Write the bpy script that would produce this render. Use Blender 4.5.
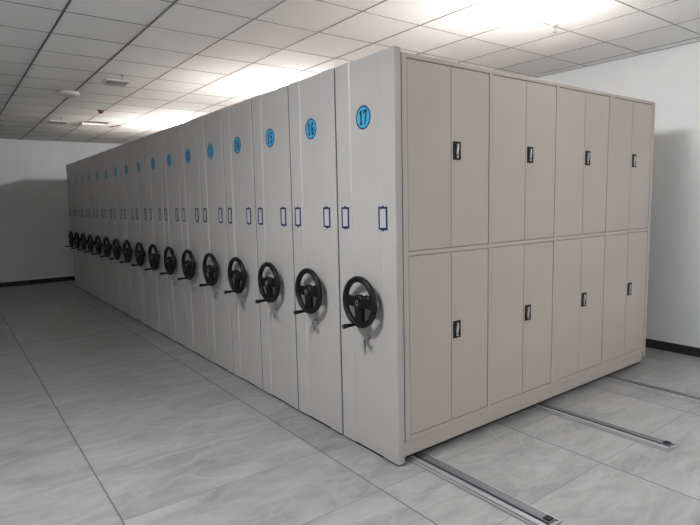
import bpy, bmesh, math, random
from mathutils import Vector, Matrix

random.seed(7)
for o in list(bpy.data.objects):
    bpy.data.objects.remove(o, do_unlink=True)
SC = bpy.context.scene
C = SC.collection

# ---------------------------------------------------------------- camera
YAW, PITCH, ROLL = 0.926968, -0.112387, -0.022165
FPX = 540.05
cam_d = bpy.data.cameras.new('camera')
cam = bpy.data.objects.new('camera', cam_d)
C.objects.link(cam)
cy_, sy_ = math.cos(YAW), math.sin(YAW)
F = Vector((cy_*math.cos(PITCH), sy_*math.cos(PITCH), math.sin(PITCH)))
R0 = Vector((sy_, -cy_, 0)); U0 = R0.cross(F)
R = R0*math.cos(ROLL) + U0*math.sin(ROLL)
U = -R0*math.sin(ROLL) + U0*math.cos(ROLL)
cam.matrix_world = Matrix(((R.x, U.x, -F.x, -1.99832), (R.y, U.y, -F.y, -2.23206),
                           (R.z, U.z, -F.z, 1.54281), (0, 0, 0, 1)))
cam_d.sensor_width = 36.0
cam_d.lens = 36.0*FPX/700.0
cam_d.clip_start = 0.05
SC.camera = cam

# ---------------------------------------------------------------- world, exposure
SC.view_settings.view_transform = 'Standard'
SC.view_settings.look = 'None'
SC.view_settings.gamma = 1.0
SC.view_settings.exposure = 0.56
SC.view_settings.use_curve_mapping = False
world = bpy.data.worlds.new('world')
SC.world = world
world.use_nodes = True
world.node_tree.nodes['Background'].inputs[0].default_value = (1, 1, 1, 1)
world.node_tree.nodes['Background'].inputs[1].default_value = 0.02

# lamps: position of each ceiling lamp and its strength
LAMPS = [
    # x, y, strength, label
    (1.42, 0.09, 118, 'round white ceiling lamp above the cabinet numbered 17'),
    (1.42, 3.55, 150, 'round white ceiling lamp above the middle of the cabinet row'),
    (1.42, 6.98, 230, 'round white ceiling lamp above the far end of the cabinet row'),
    (1.42, -3.30, 210, 'round white ceiling lamp in front of the double doors, behind the camera'),
    (-2.00, 0.20, 116, 'flat square lamp panel in the ceiling over the aisle, left of the camera'),
]

# ---------------------------------------------------------------- sizes
P = 0.5595         # pitch of the cabinets
N = 17
PW = 0.546          # width of an end panel
TOP = 2.361
BTOP = 2.341
CEIL = 2.92
YB, YF, XR, XL = 10.5, -5.2, 3.64, -3.7

# ---------------------------------------------------------------- materials
def mat(name, col, rough=0.5, metal=0.0, coat=0.0, spec=0.5):
    m = bpy.data.materials.new(name); m.use_nodes = True
    b = m.node_tree.nodes['Principled BSDF']
    b.inputs['Base Color'].default_value = (*col, 1)
    b.inputs['Roughness'].default_value = rough
    b.inputs['Metallic'].default_value = metal
    b.inputs['Specular IOR Level'].default_value = spec
    b.inputs['Coat Weight'].default_value = coat
    return m

def nd(m, t, **kw):
    n = m.node_tree.nodes.new(t)
    for k, v in kw.items():
        setattr(n, k, v)
    return n

def lk(m, a, b):
    m.node_tree.links.new(a, b)

def noise_variation(m, scale, c1, c2, detail=4, bump=0.0, bump_scale=None, stretch=None, lo=0.3, hi=0.7):
    b = m.node_tree.nodes['Principled BSDF']
    tc = nd(m, 'ShaderNodeTexCoord'); mp = nd(m, 'ShaderNodeMapping')
    if stretch: mp.inputs['Scale'].default_value = stretch
    lk(m, tc.outputs['Object'], mp.inputs['Vector'])
    n = nd(m, 'ShaderNodeTexNoise'); n.inputs['Scale'].default_value = scale; n.inputs['Detail'].default_value = detail
    lk(m, mp.outputs[0], n.inputs['Vector'])
    r = nd(m, 'ShaderNodeValToRGB')
    r.color_ramp.elements[0].position = lo; r.color_ramp.elements[0].color = (*c1, 1)
    r.color_ramp.elements[1].position = hi; r.color_ramp.elements[1].color = (*c2, 1)
    lk(m, n.outputs['Fac'], r.inputs[0]); lk(m, r.outputs[0], b.inputs['Base Color'])
    if bump:
        n2 = nd(m, 'ShaderNodeTexNoise'); n2.inputs['Scale'].default_value = bump_scale or scale
        lk(m, tc.outputs['Object'], n2.inputs['Vector'])
        bp = nd(m, 'ShaderNodeBump'); bp.inputs['Strength'].default_value = bump; bp.inputs['Distance'].default_value = 0.002
        lk(m, n2.outputs['Fac'], bp.inputs['Height']); lk(m, bp.outputs[0], b.inputs['Normal'])
    return m

M = {}
M['panel'] = noise_variation(mat('grey_powder_coat', (.5, .48, .46), .42), 2.5, (.462, .446, .435), (.487, .471, .459), bump=.05, bump_scale=700)
M['door'] = noise_variation(mat('beige_powder_coat', (.47, .43, .40), .45), 2.0, (.485, .435, .400), (.515, .463, .425), bump=.05, bump_scale=700)
M['inside'] = mat('shaded_sheet_steel', (.22, .2, .19), .6)
M['wall'] = noise_variation(mat('white_wall_paint', (.7, .7, .7), .85), 1.3, (.70, .71, .715), (.77, .775, .775), detail=6, bump=.15, bump_scale=60)
M['base_tile'] = noise_variation(mat('black_glazed_tile', (.012, .014, .014), .12), 4, (.02, .024, .023), (.045, .048, .046))
M['grid'] = mat('grey_ceiling_grid', (.27, .265, .26), .5)
M['grid_dark'] = mat('dark_ceiling_runner', (.13, .125, .12), .5)
M['black'] = mat('black_plastic', (.004, .004, .0045), .45, spec=.35)
M['black_soft'] = mat('black_rubber', (.012, .012, .012), .6)
M['chrome'] = mat('chrome', (.5, .5, .51), .3, 1.0)
M['silver'] = mat('silver_paint', (.62, .62, .63), .4, .3)
M['alu'] = noise_variation(mat('brushed_aluminium', (.6, .61, .62), .35, .6), 40, (.42, .43, .45), (.60, .61, .62), stretch=(1, .05, 1))
M['steel'] = noise_variation(mat('dull_steel', (.3, .31, .33), .4, .6), 30, (.17, .18, .2), (.27, .28, .3), stretch=(1, .05, 1))
M['cyan'] = mat('cyan_sticker', (.06, .42, .62), .4)
M['navy'] = mat('navy_ink', (.008, .045, .19), .4)
M['blue_frame'] = mat('blue_plastic_frame', (.008, .022, .085), .4)
M['card'] = mat('white_card', (.50, .50, .51), .6)
M['white_plastic'] = mat('white_plastic', (.75, .74, .7), .4)
M['vent'] = mat('grey_vent_plastic', (.35, .37, .4), .5)
M['cavity_shade'] = mat('cavity_shade_black', (.03, .03, .03), .9)  # near-black colour standing in for the shade inside cavities
M['red'] = mat('red_plastic', (.22, .006, .006), .4)

# ceiling tiles
m = mat('mineral_ceiling_tile', (.78, .78, .77), .9)
b = m.node_tree.nodes['Principled BSDF']
tc = nd(m, 'ShaderNodeTexCoord'); mp = nd(m, 'ShaderNodeMapping')
mp.inputs['Location'].default_value = (1.16+5.8, .18+11.6, 0)
lk(m, tc.outputs['Object'], mp.inputs['Vector'])
br = nd(m, 'ShaderNodeTexBrick', offset=0.0, squash=1.0)
br.inputs['Color1'].default_value = (.90, .90, .895, 1); br.inputs['Color2'].default_value = (.94, .94, .935, 1)
br.inputs['Mortar'].default_value = (.7, .7, .7, 1); br.inputs['Mortar Size'].default_value = 0.0
br.inputs['Scale'].default_value = 1.0; br.inputs['Brick Width'].default_value = .58; br.inputs['Row Height'].default_value = .58
lk(m, mp.outputs[0], br.inputs['Vector']); lk(m, br.outputs['Color'], b.inputs['Base Color'])
n2 = nd(m, 'ShaderNodeTexNoise'); n2.inputs['Scale'].default_value = 180; lk(m, tc.outputs['Object'], n2.inputs['Vector'])
bp = nd(m, 'ShaderNodeBump'); bp.inputs['Strength'].default_value = .2; bp.inputs['Distance'].default_value = .002
lk(m, n2.outputs['Fac'], bp.inputs['Height']); lk(m, bp.outputs[0], b.inputs['Normal'])
M['ceiling'] = m

# floor: grey stone-look tiles 1.178 x 0.585, joints at x=-.235 and y=-.12
m = mat('grey_stone_tile', (.4, .4, .4), .32)
b = m.node_tree.nodes['Principled BSDF']
tc = nd(m, 'ShaderNodeTexCoord')
def mth(op, a, b_=None, c=None):
    n = nd(m, 'ShaderNodeMath', operation=op)
    for i, v in enumerate((a, b_, c)):
        if v is None: continue
        if isinstance(v, (int, float)): n.inputs[i].default_value = v
        else: lk(m, v, n.inputs[i])
    return n.outputs[0]
sep = nd(m, 'ShaderNodeSeparateXYZ'); lk(m, tc.outputs['Object'], sep.inputs[0])
def joint(coord, off, size, width):
    s = mth('DIVIDE', mth('ADD', coord, off), size)
    fr = mth('FRACT', s)
    d = mth('MULTIPLY', mth('MINIMUM', fr, mth('SUBTRACT', 1.0, fr)), size)     # distance to joint
    return mth('SUBTRACT', 1.0, mth('SMOOTH_MIN', mth('DIVIDE', d, width), 1.0, 0.2)), mth('FLOOR', s)
jx, ix = joint(sep.outputs[0], .235+11.78, 1.178, .0065)
jy, iy = joint(sep.outputs[1], .12+5.85, .585, .0032)
jm = mth('MAXIMUM', mth('MAXIMUM', jx, mth('MULTIPLY', jy, .75)), 0.0)
cmb = nd(m, 'ShaderNodeCombineXYZ'); lk(m, ix, cmb.inputs[0]); lk(m, iy, cmb.inputs[1])
wn = nd(m, 'ShaderNodeTexWhiteNoise', noise_dimensions='3D'); lk(m, cmb.outputs[0], wn.inputs['Vector'])
# tile-local pattern: shift the noise by a random amount per tile
vs = nd(m, 'ShaderNodeVectorMath', operation='SCALE'); lk(m, wn.outputs['Color'], vs.inputs[0]); vs.inputs['Scale'].default_value = 9.0
va = nd(m, 'ShaderNodeVectorMath', operation='ADD'); lk(m, tc.outputs['Object'], va.inputs[0]); lk(m, vs.outputs[0], va.inputs[1])
mp = nd(m, 'ShaderNodeMapping'); mp.inputs['Rotation'].default_value = (0, 0, -.22); mp.inputs['Scale'].default_value = (1.0, 2.5, 1)
lk(m, va.outputs[0], mp.inputs['Vector'])
n1 = nd(m, 'ShaderNodeTexNoise'); n1.inputs['Scale'].default_value = 2.2; n1.inputs['Detail'].default_value = 9; n1.inputs['Roughness'].default_value = .66; n1.inputs['Distortion'].default_value = .7
lk(m, mp.outputs[0], n1.inputs['Vector'])
rmp = nd(m, 'ShaderNodeValToRGB')
e = rmp.color_ramp.elements
e[0].position = .33; e[0].color = (.235, .235, .232, 1)
e[1].position = .68; e[1].color = (.385, .385, .38, 1)
x_ = e.new(.5); x_.color = (.31, .31, .305, 1)
lk(m, n1.outputs['Fac'], rmp.inputs[0])
# thin pale veins
n3 = nd(m, 'ShaderNodeTexNoise'); n3.inputs['Scale'].default_value = 1.3; n3.inputs['Detail'].default_value = 5; n3.inputs['Distortion'].default_value = 1.2
lk(m, mp.outputs[0], n3.inputs['Vector'])
vein = mth('SUBTRACT', 1.0, mth('MINIMUM', mth('MULTIPLY', mth('ABSOLUTE', mth('SUBTRACT', n3.outputs['Fac'], .5)), 45.0), 1.0))
mv = nd(m, 'ShaderNodeMix', data_type='RGBA'); mv.inputs[7].default_value = (.5, .5, .5, 1)
lk(m, mth('MULTIPLY', vein, .22), mv.inputs[0]); lk(m, rmp.outputs[0], mv.inputs[6])
# tone differs a little from tile to tile
hv = nd(m, 'ShaderNodeHueSaturation'); lk(m, mv.outputs[2], hv.inputs['Color'])
lk(m, mth('ADD', mth('MULTIPLY', wn.outputs['Value'], .12), .94), hv.inputs['Value'])
mj = nd(m, 'ShaderNodeMix', data_type='RGBA'); mj.inputs[7].default_value = (.09, .085, .08, 1)
lk(m, jm, mj.inputs[0]); lk(m, hv.outputs[0], mj.inputs[6])
lk(m, mj.outputs[2], b.inputs['Base Color'])
lk(m, mth('ADD', mth('MULTIPLY', n1.outputs['Fac'], .15), mth('ADD', mth('MULTIPLY', jm, .3), .27)), b.inputs['Roughness'])
bp = nd(m, 'ShaderNodeBump'); bp.inputs['Strength'].default_value = .5; bp.inputs['Distance'].default_value = .002
lk(m, mth('SUBTRACT', 1.0, jm), bp.inputs['Height']); lk(m, bp.outputs[0], b.inputs['Normal'])
M['floor'] = m

m = bpy.data.materials.new('lamp_glow'); m.use_nodes = True
m.node_tree.nodes.clear()
em = nd(m, 'ShaderNodeEmission'); out = nd(m, 'ShaderNodeOutputMaterial')
em.inputs[0].default_value = (.985, .993, 1.0, 1); em.inputs[1].default_value = 1
lk(m, em.outputs[0], out.inputs[0])
M['lamp'] = m

# ---------------------------------------------------------------- mesh helpers
def box(bm, x0, x1, y0, y1, z0, z1, mi=0):
    vs = [bm.verts.new((x, y, z)) for x in (x0, x1) for y in (y0, y1) for z in (z0, z1)]
    for q in ((0, 1, 3, 2), (4, 6, 7, 5), (0, 4, 5, 1), (2, 3, 7, 6), (0, 2, 6, 4), (1, 5, 7, 3)):
        f = bm.faces.new([vs[i] for i in q]); f.material_index = mi

def tube(bm, a, b, r0, r1=None, seg=16, mi=0, caps=True, rings=None):
    """a turned body from a to b; rings = [(t, r), ...] along it"""
    a, b = Vector(a), Vector(b); d = (b-a)
    r1 = r0 if r1 is None else r1
    rings = rings or [(0, r0), (1, r1)]
    zq = d.normalized().to_track_quat('Z', 'Y')
    L = []
    for t, r in rings:
        L.append([bm.verts.new(a + d*t + zq @ Vector((r*math.cos(2*math.pi*i/seg), r*math.sin(2*math.pi*i/seg), 0))) for i in range(seg)])
    for k in range(len(L)-1):
        for i in range(seg):
            f = bm.faces.new((L[k][i], L[k][(i+1) % seg], L[k+1][(i+1) % seg], L[k+1][i])); f.material_index = mi; f.smooth = True
    if caps:
        f = bm.faces.new(L[0][::-1]); f.material_index = mi
        f = bm.faces.new(L[-1]); f.material_index = mi

def prism_z(bm, pts, z0, z1, mi=0):
    """extrude an (x, y) outline from z0 to z1"""
    lo = [bm.verts.new((x, y, z0)) for x, y in pts]; hi = [bm.verts.new((x, y, z1)) for x, y in pts]
    n = len(pts)
    for i in range(n):
        f = bm.faces.new((lo[i], lo[(i+1) % n], hi[(i+1) % n], hi[i])); f.material_index = mi
    bm.faces.new(lo[::-1]).material_index = mi; bm.faces.new(hi).material_index = mi

def prism_x(bm, pts, x0, x1, mi=0):
    """extrude a (y, z) outline from x0 to x1"""
    lo = [bm.verts.new((x0, y, z)) for y, z in pts]; hi = [bm.verts.new((x1, y, z)) for y, z in pts]
    n = len(pts)
    for i in range(n):
        f = bm.faces.new((lo[i], lo[(i+1) % n], hi[(i+1) % n], hi[i])); f.material_index = mi
    bm.faces.new(lo[::-1]).material_index = mi; bm.faces.new(hi).material_index = mi

def torus_x(bm, cx, cy, cz, R_, rx, ry, seg=48, sec=12, mi=0):
    """ring around the X axis, section radii rx (along X) and ry (radial)"""
    G = []
    for i in range(seg):
        a = 2*math.pi*i/seg; row = []
        for j in range(sec):
            t = 2*math.pi*j/sec
            rr = R_ + ry*math.cos(t)
            row.append(bm.verts.new((cx + rx*math.sin(t), cy + rr*math.cos(a), cz + rr*math.sin(a))))
        G.append(row)
    for i in range(seg):
        for j in range(sec):
            f = bm.faces.new((G[i][j], G[(i+1) % seg][j], G[(i+1) % seg][(j+1) % sec], G[i][(j+1) % sec]))
            f.material_index = mi; f.smooth = True

def obj(name, bm, mats, parent=None, bevel=0.0, segs=2, me=None):
    if me is None:
        bmesh.ops.recalc_face_normals(bm, faces=bm.faces)
        me = bpy.data.meshes.new(name); bm.to_mesh(me); bm.free()
        for x in (mats if isinstance(mats, (list, tuple)) else [mats]):
            me.materials.append(M[x])
    o = bpy.data.objects.new(name, me); C.objects.link(o)
    if parent: o.parent = parent
    if bevel:
        md = o.modifiers.new('bevel', 'BEVEL'); md.width = bevel; md.segments = segs; md.limit_method = 'ANGLE'; md.angle_limit = math.radians(40)
    return o

# shared meshes made once
def mk(bm, mats, name):
    bmesh.ops.recalc_face_normals(bm, faces=bm.faces)
    me = bpy.data.meshes.new(name); bm.to_mesh(me); bm.free()
    for x in mats: me.materials.append(M[x])
    return me
def B():
    return bmesh.new()

def thing(name, label, cat, loc=(0, 0, 0), rot=(0, 0, 0), group=None):
    o = bpy.data.objects.new(name, None); C.objects.link(o)
    o.empty_display_size = .1
    o.location = loc; o.rotation_euler = rot; o['label'] = label; o['category'] = cat
    if group: o['group'] = group
    return o

def tag(o, label, cat, group=None):
    o['label'] = label; o['category'] = cat
    if group: o['group'] = group
    return o

def struct(name, bm, mats, bevel=0.0):
    o = obj(name, bm, mats, bevel=bevel); o['kind'] = 'structure'
    return o

def dup(o, parent=None):
    c = o.copy(); C.objects.link(c)
    if parent: c.parent = parent
    for ch in list(o.children):
        dup(ch, c)
    return c

# ---------------------------------------------------------------- the room
bm = B(); box(bm, XL-.1, XR+.1, YF-.1, YB+.1, -.12, 0); struct('floor', bm, 'floor')
bm = B(); box(bm, XL-.1, XR+.1, YF-.1, YB+.1, CEIL, CEIL+.1); struct('ceiling', bm, 'ceiling')
bm = B(); box(bm, XL-.1, XR+.1, YB, YB+.12, 0, CEIL); struct('wall_back', bm, 'wall')
bm = B(); box(bm, XL-.1, XR+.1, YF-.12, YF, 0, CEIL); struct('wall_front', bm, 'wall')
bm = B(); box(bm, XR, XR+.12, YF, YB, 0, CEIL); struct('wall_right', bm, 'wall')
bm = B(); box(bm, XL-.12, XL, YF, YB, 0, CEIL); struct('wall_left', bm, 'wall')
BH = .09
def tiles_run(name, axis, a0, a1, wall, sgn, step=.6):
    bm = B(); a = a0
    while a < a1-.01:
        e_ = min(a+step, a1)
        if axis == 'x': box(bm, a+.0008, e_-.0008, min(wall, wall-sgn*.012), max(wall, wall-sgn*.012), 0, BH)
        else: box(bm, min(wall, wall-sgn*.012), max(wall, wall-sgn*.012), a+.0008, e_-.0008, 0, BH)
        a = e_
    return struct(name, bm, 'base_tile', bevel=.0015)
tiles_run('baseboard_back', 'x', XL, XR, YB, 1)
tiles_run('baseboard_right', 'y', YF, YB-.014, XR, 1)
tiles_run('baseboard_left', 'y', YF, YB-.014, XL, -1)

# ceiling grid: runners along the room and cross bars
def grid_bars():
    bm = B(); k = -4
    bm2 = B()
    while -1.16+.58*k < XR:
        x = -1.16+.58*k
        if x > XL+.05:
            if k in (0, 1): box(bm2, x-.028+.005*k-.008, x-.014+.005*k-.008, YF+.002, YB-.002, CEIL-.005, CEIL+.002)
            else: box(bm, x-.004, x+.004, YF+.002, YB-.002, CEIL-.004, CEIL+.002)
        k += 1
    # wall angle
    box(bm, XR-.016, XR-.001, YF+.002, YB-.002, CEIL-.003, CEIL+.002)
    box(bm, XL+.001, XL+.016, YF+.002, YB-.002, CEIL-.003, CEIL+.002)
    struct('trim_1', bm, 'grid'); struct('trim_2', bm2, 'grid_dark')
    bm = B(); k = -8
    while -.18+.58*k < YB-.03:
        y = -.18+.58*k
        box(bm, XL+.002, XR-.002, y-.0035, y+.0035, CEIL-.003, CEIL+.002)
        k += 1
    box(bm, XL+.002, XR-.002, YB-.016, YB-.001, CEIL-.003, CEIL+.002)
    struct('trim_3', bm, 'grid')
grid_bars()

# ---------------------------------------------------------------- cabinet parts shared by every cabinet
def panel_mesh():
    bm = B(); t = .047; w = PW; r = .007
    pts = [(t, 0)]
    for i in range(5):
        a = math.pi/2*i/4; pts.append((r-r*math.sin(a), r-r*math.cos(a)))
    pts += [(0, .130), (.007, .142), (.007, .400), (0, .412)]
    for i in range(5):
        a = math.pi/2*i/4; pts.append((r-r*math.cos(a), w-r+r*math.sin(a)))
    pts += [(t, w)]
    prism_z(bm, pts, .012, TOP)
    return bm

def carcass_mesh(front):
    """the body behind the end panel: side sheets, back frame, posts"""
    bm = B()
    y0 = .026 if front else .010
    box(bm, .056, 3.028, y0, .536, .062, BTOP-.001)
    # posts that stand proud of the sheet at the four corners on the far side
    for x in (.056, .80, 1.54, 2.265, 2.993):
        box(bm, x, x+.034, .536, .541, .062, BTOP-.001)
    return bm

def plinth_mesh():
    bm = B()
    box(bm, .050, 2.988, .013, .538, .043, .126)
    return bm

def handwheel_mesh(d=.056, R_=.138):
    cy, cz = 0, 0
    bm = B()
    torus_x(bm, -d, cy, cz, R_, .0185, .0185, 56, 14)
    # shaft and boss on the panel
    tube(bm, (.007, 0, 0), (-.012, 0, 0), .036, .032, 24)
    tube(bm, (-.010, 0, 0), (-d+.012, 0, 0), .021, .021, 20)
    # hub
    tube(bm, (-d+.020, 0, 0), (-d-.016, 0, 0), .03, .03, 28, rings=[(0, .036), (.15, .045), (.8, .047), (1, .040)])
    # three spokes: nine, three and six o'clock, flaring towards hub and rim
    for ang in (0, math.pi, -math.pi/2):
        u = Vector((0, math.cos(ang), math.sin(ang))); v = Vector((0, -math.sin(ang), math.cos(ang)))
        prof = [(.020, .036), (.055, .030), (.095, .029), (.125, .036), (.138, .042)]
        if ang < 0: prof = [(a_, w_*1.1) for a_, w_ in prof]
        lo = []; hi = []
        for a_, w_ in prof: lo.append(u*a_ + v*w_)
        for a_, w_ in reversed(prof): lo.append(u*a_ - v*w_)
        A = [bm.verts.new(p_ + Vector((-d-.010, 0, 0))) for p_ in lo]; Bv = [bm.verts.new(p_ + Vector((-d+.014, 0, 0))) for p_ in lo]
        n = len(A)
        bm.faces.new(A); bm.faces.new(Bv[::-1])
        for i in range(n): bm.faces.new((A[i], A[(i+1) % n], Bv[(i+1) % n], Bv[i]))
    return bm

def grip_mesh(d=.060, R_=.138):
    bm = B()
    a = math.radians(-100)
    y, z = -R_*math.cos(a), R_*math.sin(a)
    # folding crank handle on the rim
    tube(bm, (-d+.012, y, z), (-d-.018, y, z), .013, .011, 16)
    tube(bm, (-d-.016, y, z), (-d-.098, y+.006, z-.002), .01, .01, 18,
         rings=[(0, .0075), (.05, .0095), (.3, .0105), (.7, .013), (.95, .0155), (1, .0125)])
    return bm

def emblem_mesh(d=.060):
    bm = B()
    torus_x(bm, -d-.0165, 0, 0, .0125, .0008, .0012, 24, 6)
    box(bm, -d-.0172, -d-.016, -.010, .010, -.0195, -.0170)
    return bm

def lock_mesh():
    bm = B()
    tube(bm, (.007, 0, 0), (-.010, 0, 0), .0125, .0125, 20, rings=[(0, .0165), (.7, .016), (1, .012)])
    box(bm, -.0105, -.0100, -.0012, .0012, -.006, .006)
    return bm

def holder_mesh():
    """little label frame, centred, in the y-z plane"""
    bm = B(); w, h, t = .037, .065, .0098
    X0, X1 = -.0045, 0
    box(bm, X0, X1, -w, w, h-t*1.2, h); box(bm, X0, X1, -w, w, -h, -h+t*1.2)
    box(bm, X0, X1, -w, -w+t, -h+t*1.2, h-t*1.2); box(bm, X0, X1, w-t, w, -h+t*1.2, h-t*1.2)
    box(bm, X0, X1, -.007, .007, h, h+.007); box(bm, X0, X1, -.007, .007, -h-.007, -h)
    return bm

def card_mesh():
    bm = B(); box(bm, -.002, -.0006, -.0271, .0271, -.0532, .0532); return bm

def sticker_mesh():
    bm = B()
    tube(bm, (0, 0, 0), (-.0010, 0, 0), .0605, .0605, 48, mi=0)
    torus_x(bm, -.0010, 0, 0, .0640, .0010, .0048, 56, 8, mi=1)
    return bm

def arc(cx, cy, rx, ry, a0, a1, n=10):
    return [(cx+rx*math.cos(math.radians(a0+(a1-a0)*i/n)), cy+ry*math.sin(math.radians(a0+(a1-a0)*i/n))) for i in range(n+1)]
# each numeral as strokes in a box 1 wide, 2 high, centred at 0
STROKES = {
    '0': [arc(0, .35, .45, .6, 0, 180) + arc(0, -.35, .45, .6, 180, 360)],
    '1': [[(-.40, .60), (.02, .92), (.02, -.92)], [(-.30, -.92), (.34, -.92)]],
    '2': [arc(0, .45, .45, .5, 165, -20) + [(-.46, -.92), (.48, -.92)]],
    '3': [arc(-.02, .45, .44, .48, 150, -85), arc(-.02, -.45, .47, .49, 85, -150)],
    '4': [[(.18, -.95), (.18, .92), (-.5, -.4), (.5, -.4)]],
    '5': [[(.42, .92), (-.38, .92), (-.42, .08)] + arc(-.02, -.36, .47, .57, 120, -145)],
    '6': [arc(.05, .30, .47, .65, 35, 180) + arc(0, -.42, .46, .52, 180, 520, 20)],
    '7': [[(-.62, .60), (-.62, .92), (.52, .92), (-.25, -.95)]],
    '8': [arc(0, .47, .38, .46, -90, 270, 20), arc(0, -.45, .46, .49, 90, 450, 20)],
    '9': [arc(0, .42, .46, .52, 0, 340, 20) , [(.46, .42)] + arc(-.05, -.30, .5, .65, 0, -145)],
}
def digits_mesh(txt):
    """flat stroke numerals, read from the aisle (left to right runs towards -y)"""
    bm = B(); h = .039; wd = .0175 if len(txt) == 2 else .019; pen = .0066
    gap = .044
    for i, ch in enumerate(txt):
        cx = (i-(len(txt)-1)/2)*gap
        if txt[0] == '1' and len(txt) == 2 and i == 0: cx += .003
        for line in STROKES[ch]:
            pts = [Vector((cx + px*wd*1.15, py*h)) for px, py in line]
            for p_ in pts:
                ring = [bm.verts.new((-.0018, -(p_.x+pen*.88*math.cos(2*math.pi*j/10)), p_.y+pen*math.sin(2*math.pi*j/10))) for j in range(10)]
                bm.faces.new(ring)
            for p_, q_ in zip(pts, pts[1:]):
                d = (q_-p_); 
                if d.length < 1e-6: continue
                nrm = Vector((-d.y, d.x)).normalized()*pen
                c4 = [p_+nrm, q_+nrm, q_-nrm, p_-nrm]
                bm.faces.new([bm.verts.new((-.0019, -c.x, c.y)) for c in c4])
    return mk(bm, ['navy'], 'numerals')

# ---------------------------------------------------------------- door cabinet 17 (double doors in its long side)
BAYS = [(.098, .450, .798), (.832, 1.182, 1.533), (1.568, 1.912, 2.259), (2.297, 2.640, 2.988)]
ZROWS = [(.166, 1.226), (1.254, 2.314)]
HZ = [.739, 1.829]

def frame_mesh():
    bm = B(); y0, y1 = .003, .027
    box(bm, .057, .096, y0, y1, .132, BTOP)
    for a, b_ in ((.800, .830), (1.535, 1.566), (2.261, 2.295)):
        box(bm, a, b_, y0, y1, .132, BTOP)
    box(bm, 2.990, 3.030, y0, y1, .082, BTOP)
    spans = [(.096, .800), (.830, 1.535), (1.566, 2.261), (2.295, 2.990)]
    for a, b_ in spans:
        box(bm, a, b_, y0+.0004, y1, 2.316, BTOP)
        box(bm, a, b_, y0+.0004, y1, 1.228, 1.252)
        box(bm, a, b_, y0+.0004, y1, .132, .164)
    return bm

def door_mesh(w, h):
    bm = B(); box(bm, 0, w, 0, .018, 0, h); return bm

def door_handle_mesh():
    bm = B()
    # black recessed plate with a raised rim, a silver flap lever and key cylinder
    box(bm, -.031, .031, -.0035, .002, -.054, .054, 0)
    box(bm, -.031, .031, -.0060, -.0035, .049, .054, 0); box(bm, -.031, .031, -.0060, -.0035, -.054, -.049, 0)
    box(bm, -.031, -.026, -.0060, -.0035, -.049, .049, 0); box(bm, .026, .031, -.0060, -.0035, -.049, .049, 0)
    lever = [(-.006, .038), (.004, .041), (.009, .034), (.009, .010), (.004, -.004), (.003, -.024), (-.007, -.024), (-.009, -.004), (-.006, .010), (-.004, .026)]
    lo = [bm.verts.new((x, -.0125, z)) for x, z in lever]; hi = [bm.verts.new((x, -.0035, z)) for x, z in lever]
    n = len(lever)
    fs = [bm.faces.new(lo), bm.faces.new(hi[::-1])] + [bm.faces.new((lo[i], lo[(i+1) % n], hi[(i+1) % n], hi[i])) for i in range(n)]
    for f in fs: f.material_index = 1
    tube(bm, (0, -.002, -.036), (0, -.011, -.036), .0075, .0065, 16, mi=1)
    return bm

ME = dict(
    panel=mk(panel_mesh(), ['panel'], 'end_panel'), wheel=mk(handwheel_mesh(), ['black'], 'handwheel'),
    grip=mk(grip_mesh(), ['black'], 'grip'), emblem=mk(emblem_mesh(), ['silver'], 'emblem'),
    lock=mk(lock_mesh(), ['chrome'], 'lock'), holder=mk(holder_mesh(), ['blue_frame'], 'label_holder'),
    card=mk(card_mesh(), ['card'], 'label_card'), sticker=mk(sticker_mesh(), ['cyan', 'navy'], 'number_sticker'),
    carcass=mk(carcass_mesh(False), ['door'], 'carcass'), carcass17=mk(carcass_mesh(True), ['door'], 'carcass'),
    plinth=mk(plinth_mesh(), ['door'], 'plinth'), handle=mk(door_handle_mesh(), ['black', 'silver'], 'door_handle'),
)
RAILX = (.17, 1.44, 2.42)
WY, WZ = .272, .946

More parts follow.
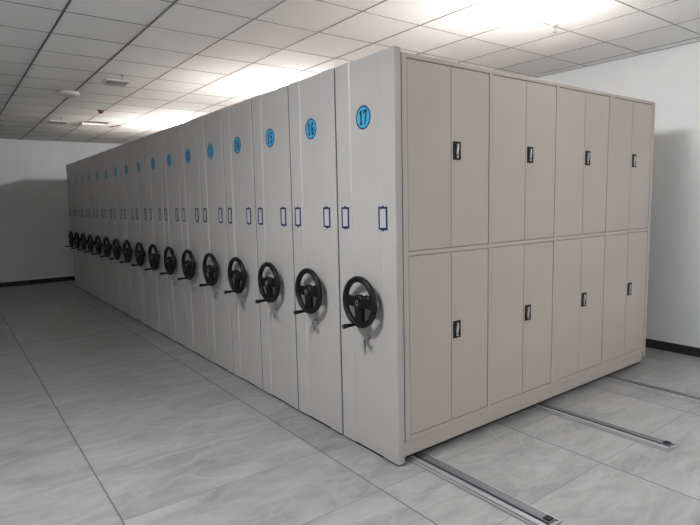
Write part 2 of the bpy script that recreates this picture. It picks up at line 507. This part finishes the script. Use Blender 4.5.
def make_cabinet(n):
    k = N-n
    if n == 17:
        lab = 'tall grey mobile cabinet numbered 17, nearest the camera, its long side full of double doors'
    elif n == 1:
        lab = 'grey mobile cabinet numbered 1, the last at the far wall end of the row'
    else:
        lab = 'grey mobile cabinet with the round number sticker %d, between cabinets %d and %d' % (n, n-1, n+1)
    t = thing('mobile_cabinet', lab, 'cabinet', (0, k*P, 0), group='mobile shelving cabinets in a row')
    p = obj('end_panel', None, None, t, bevel=0, me=ME['panel'])
    obj('carcass', None, None, t, me=ME['carcass17' if n == 17 else 'carcass'])
    obj('plinth', None, None, t, me=ME['plinth'])
    bm = B(); box(bm, .058, 2.98, .032, .53, .0185, .06); obj('carriage', bm, 'black_soft', t)  # black carriage box, also blackens the shadow band under the plinth
    bm = B(); box(bm, .005, .056, .010, PW-.002, .001, .0118); obj('gap_shade_strip', bm, 'black_soft', t)  # black strip added as the shade in the gap under the panel
    for x in RAILX:
        bm = B(); tube(bm, (x-.004-.012, .272, .0385), (x-.004+.022, .272, .0385), .0215, .0215, 20)
        obj('roller', bm, 'steel', t)
    bm = B(); box(bm, .004, .030, PW+.0002, PW+.0095, .020, TOP-.004); obj('edge_seal', bm, 'black_soft', t)
    s = obj('number_sticker', None, None, t, me=ME['sticker']); s.location = (.007, .281, 2.027)
    s['label'] = 'round cyan number sticker'
    d = obj('numerals', None, None, s, me=digits_mesh(str(n)))
    for y in (.466, .108):
        h = obj('label_holder', None, None, t, me=ME['holder']); h.location = (0, y, 1.444)
        obj('label_card', None, None, h, me=ME['card'])
    w = obj('handwheel', None, None, t, me=ME['wheel']); w.location = (0, WY, WZ); w['label'] = 'black three-spoke handwheel'
    # each wheel stopped at a slightly different angle
    w.rotation_euler = (0 if n == 17 else math.radians(random.uniform(-5, 5)), 0, 0)
    obj('grip', None, None, w, me=ME['grip']); obj('emblem', None, None, w, me=ME['emblem'])
    l = obj('lock', None, None, t, me=ME['lock']); l.location = (0, .272, .728)
    return t

cabs = {}
for n in range(N, 0, -1):
    cabs[n] = make_cabinet(n)

c17 = cabs[17]
obj('door_frame', frame_mesh(), 'door', c17, bevel=.0015)
g = .0036
hand0 = None
for zi, (z0, z1) in enumerate(ZROWS):
    for (a, mid, b_) in BAYS:
        for side in (0, 1):
            xa, xb = (a, mid) if side == 0 else (mid, b_)
            d = obj('door', door_mesh(xb-xa-g, z1-z0-g), 'door', c17, bevel=.0018)
            d.location = (xa+g/2, .0055, z0+g/2)
            if side == 1:
                h = obj('handle', None, None, d, me=ME['handle'])
                h.location = (.046, 0, HZ[zi]-z0)
for x, z in ((.74, .122), (.76, .122), (1.70, .122), (1.745, .122), (1.775, .122), (1.83, .122), (1.96, .122),
             (1.745, .062), (1.775, .062), (1.83, .062), (1.96, .062), (.745, .062)):
    bm = B(); tube(bm, (x, .0135, z), (x, .0115, z), .0042, .0035, 12)
    obj('rivet', bm, 'steel', c17)

# ---------------------------------------------------------------- keys hanging in the locks
def key_bow(bm, y, z, x, r, tilt):
    torus_x(bm, x, y, z, r*.62, .0016, r*.38, 20, 6)
    u = Vector((0, math.sin(tilt), -math.cos(tilt)))
    v = Vector((0, u.z, -u.y))
    a = Vector((x, y, z)) + u*r*.9; e2 = a + u*.022
    vs = [a+v*.0035, e2+v*.0035, e2-v*.003, a-v*.0035]
    f0 = [bm.verts.new(p+Vector((-.0009, 0, 0))) for p in vs]; f1 = [bm.verts.new(p+Vector((.0009, 0, 0))) for p in vs]
    bm.faces.new(f0); bm.faces.new(f1[::-1])
    for i in range(4): bm.faces.new((f0[i], f0[(i+1) % 4], f1[(i+1) % 4], f1[i]))

def make_keys(n, first):
    t = thing('key_bunch', 'small bunch of steel keys hanging in the lock under the handwheel of cabinet %d' % n, 'keys',
              (0, (N-n)*P+.272, .728), group='keys left in the cabinet locks')
    bm = B(); torus_x(bm, -.0245, 0, -.004, .0085, .0012, .0035, 20, 6); box(bm, -.021, -.0107, -.001, .001, -.004, .004)
    torus_x(bm, -.0245, 0, -.004, .0055, .0015, .003, 20, 6)
    obj('inserted_key', bm, 'chrome', t)
    bm = B(); torus_x(bm, -.0265, -.006, -.018, .0125, .0013, .0013, 28, 6); obj('key_ring', bm, 'chrome', t)
    bm = B(); key_bow(bm, -.024, -.026, -.030, .014, -.6); obj('loose_key', bm, 'steel', t)
    bm = B(); key_bow(bm, -.008, -.030, -.024, .0145, -.1); obj('loose_key', bm, 'black', t)['label'] = 'key with a black bow'
    return t
k0 = make_keys(17, True)
for n in range(16, 0, -1):
    kk = dup(k0); kk.location = (0, (N-n)*P+.272, .728)
    kk['label'] = 'small bunch of steel keys hanging in the lock under the handwheel of cabinet %d' % n

# ---------------------------------------------------------------- floor rails
RY0, RY1 = -.885, 9.62
rail_labels = ['metal floor rail coming out under the left end of the double doors, nearest the camera',
               'metal floor rail coming out from under the middle of the double doors',
               'metal floor rail coming out under the doors closest to the right wall']
for x, lab in zip(RAILX, rail_labels):
    t = thing('floor_rail', lab, 'rail', (x, 0, 0), group='steel rails the cabinets roll on')
    bm = B(); box(bm, -.070, .070, RY0, RY1, 0, .005)
    box(bm, -.070, -.060, RY0, RY1, .005, .010)
    box(bm, .060, .070, RY0, RY1, .005, .010); obj('base_plate', bm, 'alu', t, bevel=.001)
    bm = B(); box(bm, -.054, -.024, RY0+.008, RY1, .005, .017); obj('rail_bar', bm, 'alu', t, bevel=.0015)
    bm = B(); box(bm, -.0235, -.006, RY0+.012, RY1, .0045, .0056); obj('rubber_strip', bm, 'black_soft', t)
    bm = B(); box(bm, -.0055, .0, RY0+.02, RY1, .005, .0172); box(bm, .0004, .048, RY0+.020, RY1, .005, .0152); box(bm, .050, .058, RY0+.01, RY1, .005, .013)
    obj('guide_track', bm, 'steel', t, bevel=.0015)
    bm = B(); box(bm, .004, .042, RY0+.024, RY0+.058, .0152, .024); tube(bm, (.023, RY0+.041, .024), (.023, RY0+.041, .027), .010, .008, 16)
    obj('end_stop', bm, 'black_soft', t, bevel=.002)
    bm = B(); box(bm, -.070, .070, RY0-.004, RY0-.0002, 0, .013); obj('end_cap', bm, 'alu', t)

# ---------------------------------------------------------------- ceiling fittings
def lamp(x, y, s, lab):
    t = thing('ceiling_lamp', lab, 'ceiling lamp', (x, y, CEIL), group='round lamps on the ceiling')
    bm = B(); tube(bm, (0, 0, 0), (0, 0, -.02), .05, .045, 32); tube(bm, (0, 0, -.02), (0, 0, -.034), .06, .09, 40)
    obj('base', bm, 'white_plastic', t)
    bm = B(); tube(bm, (0, 0, -.035), (0, 0, -.125), .12, .12, 48,
                   rings=[(0, .095), (.12, .12), (.7, .118), (.88, .10), (1, .06)])
    me = obj('diffuser', bm, 'lamp', t)
    mm = M['lamp'].copy(); mm.node_tree.nodes['Emission'].inputs[1].default_value = s
    me.data.materials[0] = mm
for a in LAMPS[:-1]: lamp(*a)
x, y, s_, lab = LAMPS[-1]
t = thing('lamp_panel', lab, 'ceiling lamp', (x, y, CEIL))
bm = B(); w = .29
box(bm, -w, w, -w, -w+.02, -.014, 0); box(bm, -w, w, w-.02, w, -.014, 0); box(bm, -w, -w+.02, -w+.02, w-.02, -.014, 0); box(bm, w-.02, w, -w+.02, w-.02, -.014, 0)
obj('frame', bm, 'white_plastic', t)
w = .18
bm = B(); box(bm, -w, w, -w, w, -.012, -.004)
me = obj('diffuser', bm, 'lamp', t)
mm = M['lamp'].copy(); mm.node_tree.nodes['Emission'].inputs[1].default_value = s_
me.data.materials[0] = mm

def disc_speaker():
    t = thing('ceiling_speaker', 'round white flat fitting on the ceiling over the aisle at the left', 'speaker', (-.665, 5.10, CEIL))
    bm = B(); tube(bm, (0, 0, 0), (0, 0, -.035), .12, .1, 40, rings=[(0, .118), (.3, .125), (.8, .122), (1, .112)]); obj('housing', bm, 'white_plastic', t)
    bm = B(); tube(bm, (0, 0, -.0352), (0, 0, -.040), .1, .1, 36, rings=[(0, .100), (1, .092)]); obj('cover', bm, 'white_plastic', t)
disc_speaker()

def vent(x, y, lab, w=.112):
    t = thing('ceiling_vent', lab, 'vent', (x, y, CEIL), group='square vents in the ceiling tiles')
    bm = B(); e = .016
    box(bm, -w-e, w+e, -w-e, -w, -.012, 0); box(bm, -w-e, w+e, w, w+e, -.012, 0)
    box(bm, -w-e, -w, -w, w, -.012, 0); box(bm, w, w+e, -w, w, -.012, 0); obj('frame', bm, 'white_plastic', t, bevel=.002)
    bm = B(); box(bm, -w, w, -w, w, -.0018, -.0004); obj('backing', bm, 'cavity_shade', t)
    for i in range(9):
        bm = B(); y_ = -w+.03*(i)+.008
        vs = [(-w+.006, y_, -.003), (w-.006, y_, -.003), (w-.006, y_+.019, -.011), (-w+.006, y_+.019, -.011)]
        lo = [bm.verts.new(v) for v in vs]; hi = [bm.verts.new((v[0], v[1], v[2]+.0015)) for v in vs]
        bm.faces.new(lo); bm.faces.new(hi[::-1])
        for j in range(4): bm.faces.new((lo[j], lo[(j+1) % 4], hi[(j+1) % 4], hi[j]))
        obj('slat', bm, 'vent', t)
vent(-.32, 4.26, 'square grey louvred vent in the ceiling just before the round white fitting')
vent(-.37, 7.70, 'faint square vent in the ceiling near the far wall', .12)

def sprinkler(x, y, lab):
    t = thing('sprinkler_head', lab, 'sprinkler', (x, y, CEIL), group='small sprinkler heads in the ceiling')
    bm = B(); tube(bm, (0, 0, -.003), (0, 0, -.008), .03, .026, 24); obj('rosette', bm, 'silver', t)
    bm = B(); tube(bm, (0, 0, -.008), (0, 0, -.03), .009, .007, 12)
    for s in (-1, 1):
        tube(bm, (s*.008, 0, -.024), (s*.012, 0, -.042), .002, .002, 8); tube(bm, (s*.012, 0, -.042), (0, 0, -.055), .002, .002, 8)
    obj('frame_arms', bm, 'chrome', t)
    bm = B(); tube(bm, (0, 0, -.054), (0, 0, -.057), .017, .017, 20); obj('deflector', bm, 'chrome', t)
sprinkler(-.36, 3.86, 'small sprinkler head hanging by the louvred vent in the ceiling')
sprinkler(2.08, .38, 'small sprinkler head in the bright ceiling above the double doors')
sprinkler(-.39, 7.24, 'small sprinkler head hanging near the faint vent by the far wall')

t = thing('ceiling_detector', 'small red capped fitting on a ceiling runner, beyond the round white fitting', 'detector', (-.05, 6.22, CEIL-.004))
bm = B(); tube(bm, (0, 0, 0), (0, 0, -.014), .045, .04, 24); obj('base', bm, 'grid_dark', t)
bm = B(); tube(bm, (0, 0, -.014), (0, 0, -.045), .03, .022, 24, rings=[(0, .034), (.6, .032), (1, .018)]); obj('cap', bm, 'red', t)

# white box-like fitting, and flat plates painted dark for shaded gaps
t = thing('ceiling_box_fitting', 'white box-like ceiling fitting beside dark-painted gaps near the far wall', 'ceiling tile', (0, 7.36, CEIL))
def plate(name, pts, mi):
    bm = B(); lo = [bm.verts.new(v) for v in pts]; hi = [bm.verts.new((v[0], v[1], v[2]+.0025)) for v in pts]
    bm.faces.new(lo); bm.faces.new(hi[::-1]); n = len(pts)
    for j in range(n): bm.faces.new((lo[j], lo[(j+1) % n], hi[(j+1) % n], hi[j]))
    return obj(name, bm, mi, t)
plate('shade_plate', [(-.05, .07, -.003), (.33, .03, -.003), (.34, .17, -.003), (-.05, .13, -.003)], 'cavity_shade')
plate('shade_plate', [(.43, .55, -.003), (.54, .20, -.003), (.575, .24, -.003), (.50, .56, -.003)], 'cavity_shade')
bm = B()
lo = [bm.verts.new(v) for v in ((-.05, .16, -.040), (.28, .20, -.024), (.32, .50, -.024), (-.05, .52, -.040))]
hi = [bm.verts.new(v) for v in ((-.05, .16, -.004), (.28, .20, -.004), (.32, .50, -.004), (-.05, .52, -.004))]
bm.faces.new(lo); bm.faces.new(hi[::-1])
for j in range(4): bm.faces.new((lo[j], lo[(j+1) % 4], hi[(j+1) % 4], hi[j]))
obj('panel', bm, 'white_plastic', t)
